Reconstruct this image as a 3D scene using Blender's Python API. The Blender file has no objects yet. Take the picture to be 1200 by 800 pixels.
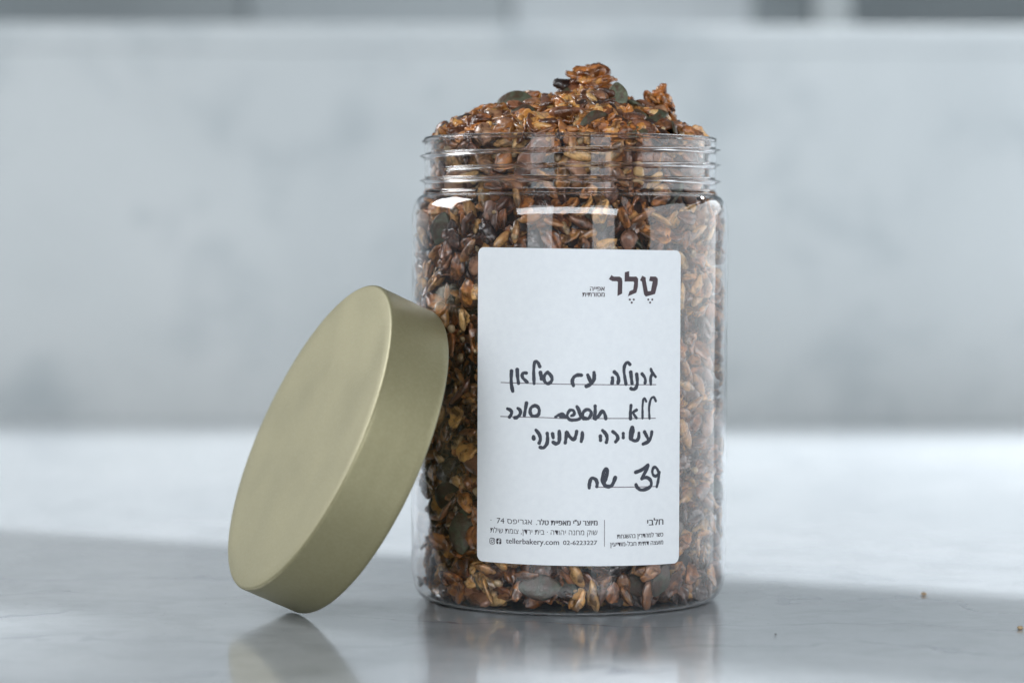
import bpy, bmesh, math, random
import numpy as np
from mathutils import Vector, Matrix
from mathutils.bvhtree import BVHTree

scene = bpy.context.scene
COL = scene.collection
R = math.radians

# ------------------------------------------------------------------ camera
cam_d = bpy.data.cameras.new('camera')
cam = bpy.data.objects.new('camera', cam_d)
COL.objects.link(cam)
CAM_POS = Vector((-0.0200, -0.9758, 0.12545))
PITCH, ROLL = 0.036857, 0.004174
right = Vector((1, 0, 0))
up = Vector((0, math.sin(PITCH), math.cos(PITCH)))
fwd = Vector((0, math.cos(PITCH), -math.sin(PITCH)))
cr, sr = math.cos(ROLL), math.sin(ROLL)
cx_, cy_ = cr * right + sr * up, -sr * right + cr * up
M = Matrix((cx_, cy_, -fwd)).transposed().to_4x4()
M.translation = CAM_POS
cam.matrix_world = M
cam_d.sensor_width = 36.0
cam_d.lens = 36.0 * 3279.6 / 1200.0
cam_d.clip_start, cam_d.clip_end = 0.02, 60.0
cam_d.dof.use_dof = True
cam_d.dof.focus_distance = 0.932
cam_d.dof.aperture_fstop = 6.6
scene.camera = cam

# ------------------------------------------------------------------ render look
scene.render.engine = 'CYCLES'
scene.cycles.use_denoising = True
scene.cycles.max_bounces = 16
scene.cycles.transparent_max_bounces = 24
scene.cycles.glossy_bounces = 6
scene.cycles.diffuse_bounces = 5
scene.cycles.blur_glossy = 0.3
scene.cycles.sample_clamp_indirect = 6.0
scene.view_settings.view_transform = 'Standard'
scene.view_settings.look = 'None'
scene.view_settings.gamma = 1.0
scene.view_settings.exposure = 0.0

# ------------------------------------------------------------------ light
world = bpy.data.worlds.new('World')
scene.world = world
world.use_nodes = True
bg = world.node_tree.nodes['Background']
bg.inputs[0].default_value = (0.86, 0.94, 1.0, 1)
bg.inputs[1].default_value = 0.16


def area_lamp(name, loc, target, sx, sy, power, color=(1, 1, 1), spread=180):
    d = bpy.data.lights.new(name, 'AREA')
    d.shape = 'RECTANGLE'
    d.size, d.size_y = sx, sy
    d.energy = power
    d.color = color
    d.spread = R(spread)
    o = bpy.data.objects.new(name, d)
    COL.objects.link(o)
    o.location = loc
    dirv = (Vector(target) - Vector(loc)).normalized()
    o.rotation_euler = dirv.to_track_quat('-Z', 'Y').to_euler()
    return o


COOL = (0.925, 0.97, 1.0)
# two tall windows behind the camera, seen as pale strips on the clear wall
area_lamp('window_lamp_one', (-0.60, -1.45, 0.45), (0, 0, 0.25), 0.50, 0.95, 3.0, COOL)
area_lamp('window_lamp_two', (0.60, -1.45, 0.45), (0, 0, 0.25), 0.44, 0.95, 2.7, COOL)
# large bright window wall on the right
area_lamp('window_lamp_wide', (1.30, 0.25, 0.38), (0, 0, 0.2), 2.6, 0.80, 12.5, COOL)
# window far on the left, a little behind: shadows fall to the right
area_lamp('window_lamp_left', (-1.25, 0.48, 0.86), (0, 0, 0.05), 0.75, 0.75, 18.5, (0.97, 0.985, 1.0))
# added soft fill behind the camera to brighten the label, no seen source
area_lamp('front_fill_lamp', (-0.10, -1.75, 0.72), (0, 0, 0.05), 2.6, 0.4, 21.5, COOL)
# low light from behind that brightens the far half of the table
BN = Vector((0.47, 0.883, 0)); BT = Vector((0.883, -0.47, 0))
S0 = 0.073
_l = BN * 1.4; _l.z = 0.953
_t = BN * 0.35
bl = area_lamp('back_window_lamp', _l, _t, 0.90, 0.022, 78.0, (0.95, 0.975, 1.0))
zax = (Vector(_l) - Vector(_t)).normalized()
xax = BT.copy(); yax = zax.cross(xax).normalized(); 
mm = Matrix((xax, yax, zax)).transposed().to_4x4(); mm.translation = _l
bl.matrix_world = mm

# ------------------------------------------------------------------ helpers
def tag(o, label=None, cat=None, group=None, kind=None):
    if label: o['label'] = label
    if cat: o['category'] = cat
    if group: o['group'] = group
    if kind: o['kind'] = kind
    return o


def link(name, mesh, parent=None, mat=None):
    o = bpy.data.objects.new(name, mesh)
    COL.objects.link(o)
    if parent is not None: o.parent = parent
    if mat is not None and not mesh.materials: mesh.materials.append(mat)
    return o


def mesh_np(name, V, F, smooth=True):
    """V (n,3) float, F (m,k) int faces all of the same size"""
    V = np.asarray(V, dtype=np.float32); F = np.asarray(F, dtype=np.int32)
    m = bpy.data.meshes.new(name)
    k = F.shape[1]
    m.vertices.add(len(V)); m.vertices.foreach_set('co', V.ravel())
    m.loops.add(F.size); m.loops.foreach_set('vertex_index', F.ravel())
    m.polygons.add(len(F))
    m.polygons.foreach_set('loop_start', np.arange(0, F.size, k, dtype=np.int32))
    m.update(calc_edges=True); m.validate()
    if smooth: m.polygons.foreach_set('use_smooth', np.ones(len(m.polygons), dtype=bool))
    return m


def revolve(name, prof, n=192, close=False, disp=None, smooth=True):
    """prof: list of (r, z); disp(theta, i) -> dr added"""
    prof = np.array(prof, float); P = len(prof)
    th = np.linspace(0, 2 * np.pi, n, endpoint=False)
    r = prof[:, 0][:, None] * np.ones(n)[None]
    if disp is not None: r = r + disp
    V = np.stack([r * np.cos(th), r * np.sin(th), prof[:, 1][:, None] * np.ones(n)[None]], -1).reshape(-1, 3)
    F = []
    for i in range(P - 1):
        a = i * n + np.arange(n); b = i * n + (np.arange(n) + 1) % n
        F.append(np.stack([a, b, b + n, a + n], 1))
    return mesh_np(name, V, np.concatenate(F), smooth)


def box_mesh(name, x0, x1, y0, y1, z0, z1, bevel=0.0, seg=3):
    bm = bmesh.new()
    bmesh.ops.create_cube(bm, size=1)
    for v in bm.verts:
        v.co = Vector((x0 + (v.co.x + .5) * (x1 - x0), y0 + (v.co.y + .5) * (y1 - y0), z0 + (v.co.z + .5) * (z1 - z0)))
    if bevel: bmesh.ops.bevel(bm, geom=bm.edges[:], offset=bevel, segments=seg, affect='EDGES', profile=.5)
    m = bpy.data.meshes.new(name); bm.to_mesh(m); bm.free()
    return m


class NT:
    """tiny node-tree writer"""
    def __init__(self, name):
        self.m = bpy.data.materials.new(name); self.m.use_nodes = True
        self.t = self.m.node_tree; self.t.nodes.clear()
        self.out = self.n('ShaderNodeOutputMaterial')
    def n(self, typ, **kw):
        nd = self.t.nodes.new(typ)
        for k, v in kw.items(): setattr(nd, k, v)
        return nd
    def l(self, a, b): self.t.links.new(a, b)
    def math(self, op, a, b=None, clamp=False):
        nd = self.n('ShaderNodeMath', operation=op, use_clamp=clamp)
        for i, v in enumerate((a, b)):
            if v is None: continue
            if isinstance(v, (int, float)): nd.inputs[i].default_value = v
            else: self.l(v, nd.inputs[i])
        return nd.outputs[0]
    def noise(self, vec, scale, detail=4, rough=.55, dist=0):
        nd = self.n('ShaderNodeTexNoise')
        nd.inputs['Scale'].default_value = scale; nd.inputs['Detail'].default_value = detail
        nd.inputs['Roughness'].default_value = rough; nd.inputs['Distortion'].default_value = dist
        if vec is not None: self.l(vec, nd.inputs['Vector'])
        return nd.outputs['Fac']
    def ramp(self, fac, stops, interp='LINEAR'):
        nd = self.n('ShaderNodeValToRGB'); cr_ = nd.color_ramp; cr_.interpolation = interp
        while len(cr_.elements) < len(stops): cr_.elements.new(0.5)
        for e, (p, c) in zip(cr_.elements, stops):
            e.position = p; e.color = (c[0], c[1], c[2], 1) if not isinstance(c, (int, float)) else (c, c, c, 1)
        self.l(fac, nd.inputs[0]); return nd.outputs[0]
    def mix(self, fac, a, b, mode='MIX'):
        nd = self.n('ShaderNodeMix', data_type='RGBA', blend_type=mode)
        if isinstance(fac, (int, float)): nd.inputs[0].default_value = fac
        else: self.l(fac, nd.inputs[0])
        for i, v in ((6, a), (7, b)):
            if isinstance(v, tuple): nd.inputs[i].default_value = (v[0], v[1], v[2], 1)
            else: self.l(v, nd.inputs[i])
        return nd.outputs[2]
    def bump(self, h, strength, dist):
        nd = self.n('ShaderNodeBump'); nd.inputs['Strength'].default_value = strength
        nd.inputs['Distance'].default_value = dist; self.l(h, nd.inputs['Height']); return nd.outputs[0]
    def bsdf(self, color=None, rough=.5, ior=1.5, normal=None, **kw):
        b = self.n('ShaderNodeBsdfPrincipled')
        if isinstance(color, tuple): b.inputs['Base Color'].default_value = (*color, 1)
        elif color is not None: self.l(color, b.inputs['Base Color'])
        if isinstance(rough, (int, float)): b.inputs['Roughness'].default_value = rough
        else: self.l(rough, b.inputs['Roughness'])
        b.inputs['IOR'].default_value = ior
        if normal is not None: self.l(normal, b.inputs['Normal'])
        for k, v in kw.items(): b.inputs[k.replace('_', ' ')].default_value = v
        self.l(b.outputs[0], self.out.inputs[0]); return b
    def pos(self): return self.n('ShaderNodeNewGeometry').outputs['Position']
    def obj(self): return self.n('ShaderNodeTexCoord').outputs['Object']


# ------------------------------------------------------------------ materials
def mat_counter():
    t = NT('grey_stone_counter'); p = t.pos()
    n1 = t.noise(p, 5.0, 5, .6, .6); n2 = t.noise(p, 38.0, 6, .65, .4); n3 = t.noise(p, 520, 3, .6)
    base = t.ramp(n1, [(.3, (.29, .315, .335)), (.52, (.36, .382, .40)), (.72, (.41, .43, .445))])
    c = t.mix(.35, base, t.ramp(n2, [(.32, (.21, .23, .25)), (.55, (.39, .415, .44))]), 'MIX')
    # thin veins and scratches
    v = t.n('ShaderNodeTexWave', wave_type='BANDS', bands_direction='Y')
    v.inputs['Scale'].default_value = 5.5; v.inputs['Distortion'].default_value = 9.0
    v.inputs['Detail'].default_value = 4.0; v.inputs['Detail Scale'].default_value = 1.7
    t.l(p, v.inputs['Vector'])
    vein = t.ramp(v.outputs['Fac'], [(0.0, 1.0), (.012, .0), (1, 0.0)])
    vm = t.math('MULTIPLY', vein, t.ramp(t.noise(p, 11, 3), [(.44, 0.0), (.58, 1.0)]))
    c = t.mix(vm, c, (.20, .22, .25))
    sp = t.ramp(n3, [(.31, 1.0), (.36, 0.0)])
    c = t.mix(t.math('MULTIPLY', sp, .6), c, (.20, .215, .24))
    rough = t.ramp(t.noise(p, 26, 5, .6), [(.3, .08), (.7, .14)])
    nb = t.bump(t.math('ADD', t.math('MULTIPLY', t.noise(p, 60, 4), .6), t.math('MULTIPLY', n3, .12)), .06, .0012)
    t.bsdf(c, rough, 1.49, nb)
    return t.m


def mat_wall():
    t = NT('pale_concrete'); p = t.pos()
    n1 = t.noise(p, 3.2, 4, .55, .5); n2 = t.noise(p, 10, 5, .65, .3)
    c = t.ramp(n1, [(.32, (.408, .436, .448)), (.55, (.455, .482, .492)), (.75, (.485, .508, .517))])
    spots = t.ramp(n2, [(.30, (.76, .785, .805)), (.50, (1, 1, 1))])
    c = t.mix(1.0, c, spots, 'MULTIPLY')
    t.bsdf(c, .6, 1.45, t.bump(n2, .1, .004))
    return t.m


def mat_plain(name, col, rough=.6, ior=1.45, **kw):
    t = NT(name); p = t.pos()
    c = t.mix(t.noise(p, 30, 3), tuple(v * .93 for v in col), tuple(min(1, v * 1.05) for v in col))
    t.bsdf(c, rough, ior, **kw)
    return t.m


def mat_clear():
    """clear moulded plastic with a real wall thickness: refracts and reflects"""
    t = NT('clear_plastic'); p = t.pos()
    nb = t.bump(t.noise(p, 60, 2), .035, .002)
    t.bsdf((.985, .985, .992), .02, 1.52, nb, Transmission_Weight=1.0)
    return t.m


def mat_lid(name, mul=1.0):
    t = NT(name); p = t.obj()
    n = t.noise(p, 900, 3, .7); n2 = t.noise(p, 40, 3)
    c = t.ramp(n2, [(.3, (.272 * mul, .246 * mul, .138 * mul)), (.7, (.282 * mul, .256 * mul, .145 * mul))])
    c = t.mix(t.math('MULTIPLY', t.ramp(n, [(.42, 0.0), (.7, 1.0)]), .5), c, (.33, .305, .19))
    rough = t.ramp(n2, [(.3, .37), (.7, .45)])
    t.bsdf(c, rough, 1.5, t.bump(n, .12, .0002), Metallic=.35)
    return t.m


def mat_paper():
    t = NT('white_label_paper'); p = t.pos()
    n = t.noise(p, 420, 4, .65)
    c = t.ramp(n, [(.3, (.725, .75, .785)), (.7, (.765, .79, .82))])
    t.bsdf(c, .55, 1.45, t.bump(t.math('ADD', n, t.math('MULTIPLY', t.noise(p, 90, 2), 1.5)), .12, .00035))
    return t.m


def mat_ink(name, col, rough=.55):
    t = NT(name); p = t.pos()
    n = t.noise(p, 260, 3)
    t.bsdf(t.mix(n, tuple(v * .7 for v in col), tuple(v * 1.5 for v in col)), rough, 1.45)
    return t.m


def mat_food(name, stops, glaze, glaze_amt, rough=(.22, .5), bump=.9, fine=1300, attr_type='OBJECT', coat=.75):
    """caramel-glazed cereal: each piece picks its own tone by its 'tint'; dark glaze lies in patches"""
    t = NT(name); p = t.pos()
    at = t.n('ShaderNodeAttribute', attribute_type=attr_type, attribute_name='tint')
    tint = at.outputs['Fac']
    nA = t.noise(p, 330, 4, .6, .4); nB = t.noise(p, fine, 3, .6)
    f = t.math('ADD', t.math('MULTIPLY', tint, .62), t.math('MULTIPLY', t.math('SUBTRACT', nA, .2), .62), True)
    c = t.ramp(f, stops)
    gm = t.ramp(t.noise(p, 210, 4, .6, .8), [(.50 - .18 * glaze_amt, 0.0), (.62 - .1 * glaze_amt, 1.0)])
    c = t.mix(t.math('MULTIPLY', gm, .80), c, glaze)
    c = t.mix(t.math('MULTIPLY', t.ramp(nB, [(.3, 1.0), (.45, 0.0)]), .35), c, glaze)
    r = t.mix(gm, (rough[1],) * 3, (rough[0],) * 3)
    h = t.math('ADD', t.math('MULTIPLY', nA, 1.0), t.math('MULTIPLY', nB, .35))
    b = t.bsdf(c, .4, 1.5, t.bump(h, bump, .0006))
    t.l(r, b.inputs['Roughness'])
    b.inputs['Coat Weight'].default_value = coat
    b.inputs['Coat Roughness'].default_value = .10
    return t.m


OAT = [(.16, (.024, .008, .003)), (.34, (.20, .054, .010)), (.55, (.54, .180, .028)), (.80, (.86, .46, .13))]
SUN = [(.12, (.07, .022, .007)), (.4, (.38, .135, .030)), (.7, (.68, .37, .115)), (.95, (.82, .57, .27))]
PUM = [(.1, (.035, .035, .02)), (.4, (.055, .064, .036)), (.7, (.10, .115, .068)), (.95, (.19, .20, .13))]
NUT = [(.12, (.17, .062, .028)), (.45, (.27, .098, .042)), (.75, (.42, .20, .10)), (.95, (.58, .36, .19))]
RAI = [(.1, (.006, .004, .004)), (.6, (.02, .009, .008)), (.95, (.05, .018, .014))]
SES = [(.1, (.30, .17, .06)), (.6, (.50, .34, .17)), (.95, (.62, .48, .30))]
G1 = (.06, .018, .005)
FOOD = {}
for key, stops, amt, kw in (('oat', OAT, .40, {}), ('sun', SUN, .22, {}), ('pum', PUM, .42, dict(rough=(.42, .6), coat=.12)),
                            ('nut', NUT, .35, {}), ('rai', RAI, .2, dict(bump=.8)), ('ses', SES, .1, {})):
    FOOD[key] = (mat_food(key + '_glazed', stops, G1, amt, attr_type='OBJECT', **kw),
                 mat_food(key + '_glazed_mass', stops, G1, amt, attr_type='GEOMETRY', **kw))
CLEAR = mat_clear()
LID_TOP = LID_SIDE = mat_lid('khaki_satin_plastic')
PAPER = mat_paper()
INK = mat_ink('marker_ink', (.036, .041, .058))
BROWN_INK = mat_ink('brown_print', (.058, .038, .046))
GREY_INK = mat_ink('dark_print', (.03, .025, .035))
RULE_INK = mat_ink('rule_print', (.16, .14, .16))

# ------------------------------------------------------------------ setting
o = link('countertop', box_mesh('countertop', -1.8, 1.8, -1.25, 0.945, -0.04, 0.0, .004), mat=mat_counter())
tag(o, 'glossy grey stone countertop with fine veins under the jar', 'countertop', kind='structure')
WALL = mat_wall()
o = link('back_wall', box_mesh('back_wall', -1.8, 1.8, 0.9455, 1.05, -0.04, 0.2532, .0005), mat=WALL)
tag(o, 'pale mottled concrete wall out of focus behind the countertop', 'wall', kind='structure')
o = link('wall_ledge', box_mesh('wall_ledge', -1.8, 1.8, 0.945, 1.056, 0.2535, 0.271, .001), mat=WALL)
tag(o, 'pale concrete ledge capping the low back wall', 'ledge', kind='structure')
t_ = NT('grey_far_wall'); p_ = t_.pos()
t_.bsdf(t_.ramp(t_.noise(p_, 1.9, 2, .5), [(.35, (.24, .275, .29)), (.62, (.31, .345, .36))]), .7)
o = link('far_wall', box_mesh('far_wall', -2.6, 2.6, 2.0, 2.06, -0.6, 1.05), mat=t_.m)
tag(o, 'dim grey wall far behind the concrete ledge', 'wall', kind='structure')
o = link('far_panel', box_mesh('far_panel', -0.02, 0.232, 1.994, 1.998, -0.6, 1.05), mat=mat_plain('pale_panel', (.52, .565, .59), .6))
tag(o, 'pale grey blurred panel on the far wall above the middle of the ledge', 'panel', kind='structure')
o = link('far_panel', box_mesh('far_panel', -0.30, -0.025, 1.994, 1.998, -0.6, 1.05), mat=mat_plain('mid_panel', (.37, .41, .43), .6))
tag(o, 'mid grey blurred panel on the far wall left of the pale one', 'panel', kind='structure')
o = link('window_post', box_mesh('window_post', 0.243, 0.277, 1.50, 1.53, -0.04, 1.05, .003), mat=mat_plain('pale_post', (.13, .145, .15), .5))
tag(o, 'pale blurred upright post standing behind the concrete wall at upper right', 'post')
# unseen bars added to shape the back light: dark table band, shaded heap
bm = bmesh.new()
for z0, z1 in ((0.0, 0.064), (0.100, 0.36)):
    q = box_mesh('bar', -1.5, 1.5, -0.004, 0.004, z0, z1)
    bm.from_mesh(q); bpy.data.meshes.remove(q)
for x0 in (-1.56, 1.5):
    q = box_mesh('bar', x0, x0 + .058, -0.004, 0.004, -0.10, 0.36)
    bm.from_mesh(q); bpy.data.meshes.remove(q)
lm = bpy.data.meshes.new('shade_bars'); bm.to_mesh(lm); bm.free()
o = link('shade_bars', lm, mat=mat_plain('bar_paint', (.12, .13, .14), .7))
o.location = BN * 0.7 + Vector((0, 0, 0.45)); o.rotation_euler.z = math.atan2(BT.y, BT.x)
tag(o, 'grey unseen bars added above the view to block the back light', 'light blocker', kind='structure')

# ------------------------------------------------------------------ jar
RB = 0.0550
RN = 0.0507
Z_SEAM = 0.1405


def empty(name, loc=(0, 0, 0)):
    e = bpy.data.objects.new(name, None); COL.objects.link(e); e.location = loc
    e.empty_display_size = .02
    return e


jar = tag(empty('glass_jar'), 'tall clear screw-neck jar with a white handwritten label, full of granola', 'jar')
jar.name = 'clear_jar'
body_prof = [(0.0, .0005), (.030, .0005), (.044, .0004), (.0475, .0002), (.0487, .0001), (.0494, .0002), (.0508, .0007), (.0524, .0018), (.0536, .0036),
             (.0543, .0060), (RB, .0100)] + [(RB, z) for z in np.linspace(.02, .1335, 24)] + \
            [(.0546, .1355), (.0543, .1370), (.0537, .1385), (.0528, .1396), (.0518, .1403), (.0511, .1406)]
WT = .0007
def inset(prof, t):
    p = np.array(prof); d = np.gradient(p, axis=0); n = np.stack([-d[:, 1], d[:, 0]], 1)
    n /= np.linalg.norm(n, axis=1)[:, None]
    q = p + n * t; q[:, 0] = np.maximum(q[:, 0], 0); return q
outer = np.array(body_prof)
inner = inset(body_prof, WT); inner[0] = (0, inner[1, 1])
n_j = 256
mb = bpy.data.meshes.new('body')
m1 = revolve('body_out', outer, n_j); m2 = revolve('body_in', inner[::-1], n_j)
bm = bmesh.new(); bm.from_mesh(m1); bm.from_mesh(m2)
bm.to_mesh(mb); bm.free(); bpy.data.meshes.remove(m1); bpy.data.meshes.remove(m2)
link('body', mb, jar, CLEAR)
# neck with a helical thread and a support bead
zn = np.concatenate([np.linspace(.1407, .1600, 220)])
th = np.linspace(0, 2 * np.pi, n_j, endpoint=False)
neck_r = np.full(len(zn), RN)
neck_r = neck_r + .0019 * np.exp(-((zn - .1452) / .00055) ** 2) + .0006 * np.exp(-((zn - .1408) / .0008) ** 2)
neck_r += .0004 * np.exp(-((zn - .1595) / .0004) ** 2)
dr = np.zeros((len(zn), n_j))
PIT = .0052
ang0 = R(-90 - 60)                                # thread start, front left
turns = 1.95
for k in range(-1, 4):
    a = (th - ang0) % (2 * np.pi) + 2 * np.pi * k
    zc = .1489 + PIT * a / (2 * np.pi)
    fade = np.clip(a / .35, 0, 1) * np.clip((turns * 2 * np.pi - a) / .35, 0, 1)
    dz = zn[:, None] - zc[None]
    bumpv = np.where(dz > 0, np.exp(-(dz / .00036) ** 2), np.exp(-(dz / .00060) ** 2))
    dr += .0017 * fade[None] * bumpv
m1 = revolve('neck_out', np.stack([neck_r, zn], 1), n_j, disp=dr)
lip = [(RN + .00018, .1600), (RN - .0002, .16035), (RN - .0007, .1604), (RN - .0011, .1603), (RN - .0014, .1600)]
m3 = revolve('neck_lip', lip, n_j)
m2 = revolve('neck_in', np.stack([np.full(30, RN - .0014), np.linspace(.1600, .1407, 30)], 1), n_j)
mn = bpy.data.meshes.new('threaded_neck')
bm = bmesh.new()
for q in (m1, m3, m2): bm.from_mesh(q)
bmesh.ops.remove_doubles(bm, verts=bm.verts[:], dist=2e-5)
bm.to_mesh(mn); bm.free()
for q in (m1, m2, m3): bpy.data.meshes.remove(q)
link('threaded_neck', mn, jar, CLEAR)


def ri(z):
    """inner radius of the jar at height z (array ok)"""
    iz, ir = inner[5:, 1], inner[5:, 0]
    z = np.asarray(z, float)
    r_ = np.interp(z, iz, ir)
    r_ = np.where(z > .1400, RN - .0016, r_)
    r_ = np.where(z > .1600, RN - .0008, r_)
    return r_

# ------------------------------------------------------------------ label
def wrap(u, v, off):
    a = u / RB
    return (math.sin(a) * (RB + off), -math.cos(a) * (RB + off), v)


def wrap_mesh(m, off):
    for v in m.vertices: v.co = wrap(v.co.x, v.co.y, off)
    m.update()
    return m


def slice_flat(bm, step=.0008):
    xs = [v.co.x for v in bm.verts]
    x = math.floor(min(xs) / step) * step
    while x < max(xs):
        bmesh.ops.bisect_plane(bm, geom=bm.verts[:] + bm.edges[:] + bm.faces[:], plane_co=(x, 0, 0), plane_no=(1, 0, 0), dist=1e-7)
        x += step


def flat_poly(polys, off, name):
    bm = bmesh.new()
    for poly in polys:
        vs = [bm.verts.new((p[0] * 1e-3, p[1] * 1e-3, 0)) for p in poly]
        bm.faces.new(vs)
    slice_flat(bm)
    bmesh.ops.triangulate(bm, faces=bm.faces[:])
    bmesh.ops.recalc_face_normals(bm, faces=bm.faces[:])
    m = bpy.data.meshes.new(name); bm.to_mesh(m); bm.free()
    return wrap_mesh(m, off)


def lz(u): return -.012 * (u - 3.0)
pts = []
U0, U1, V0, V1, CRN = -33.3, 39.4, 17.5, 122.0, 2.3
for (cu, cv, a0) in ((U1 - CRN, V1 - CRN, 0), (U0 + CRN, V1 - CRN, 90), (U0 + CRN, V0 + CRN, 180), (U1 - CRN, V0 + CRN, 270)):
    for k in range(9):
        a = R(a0 + k * 90 / 8); u = cu + CRN * math.cos(a); pts.append((u, cv + CRN * math.sin(a) + lz(u)))
ml = flat_poly([pts], .00012, 'label')
label = link('label', ml, jar, PAPER)
sol = label.modifiers.new('thickness', 'SOLIDIFY'); sol.thickness = .00009; sol.offset = -1
tag(label, 'white paper label with rounded corners and black handwriting')

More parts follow.
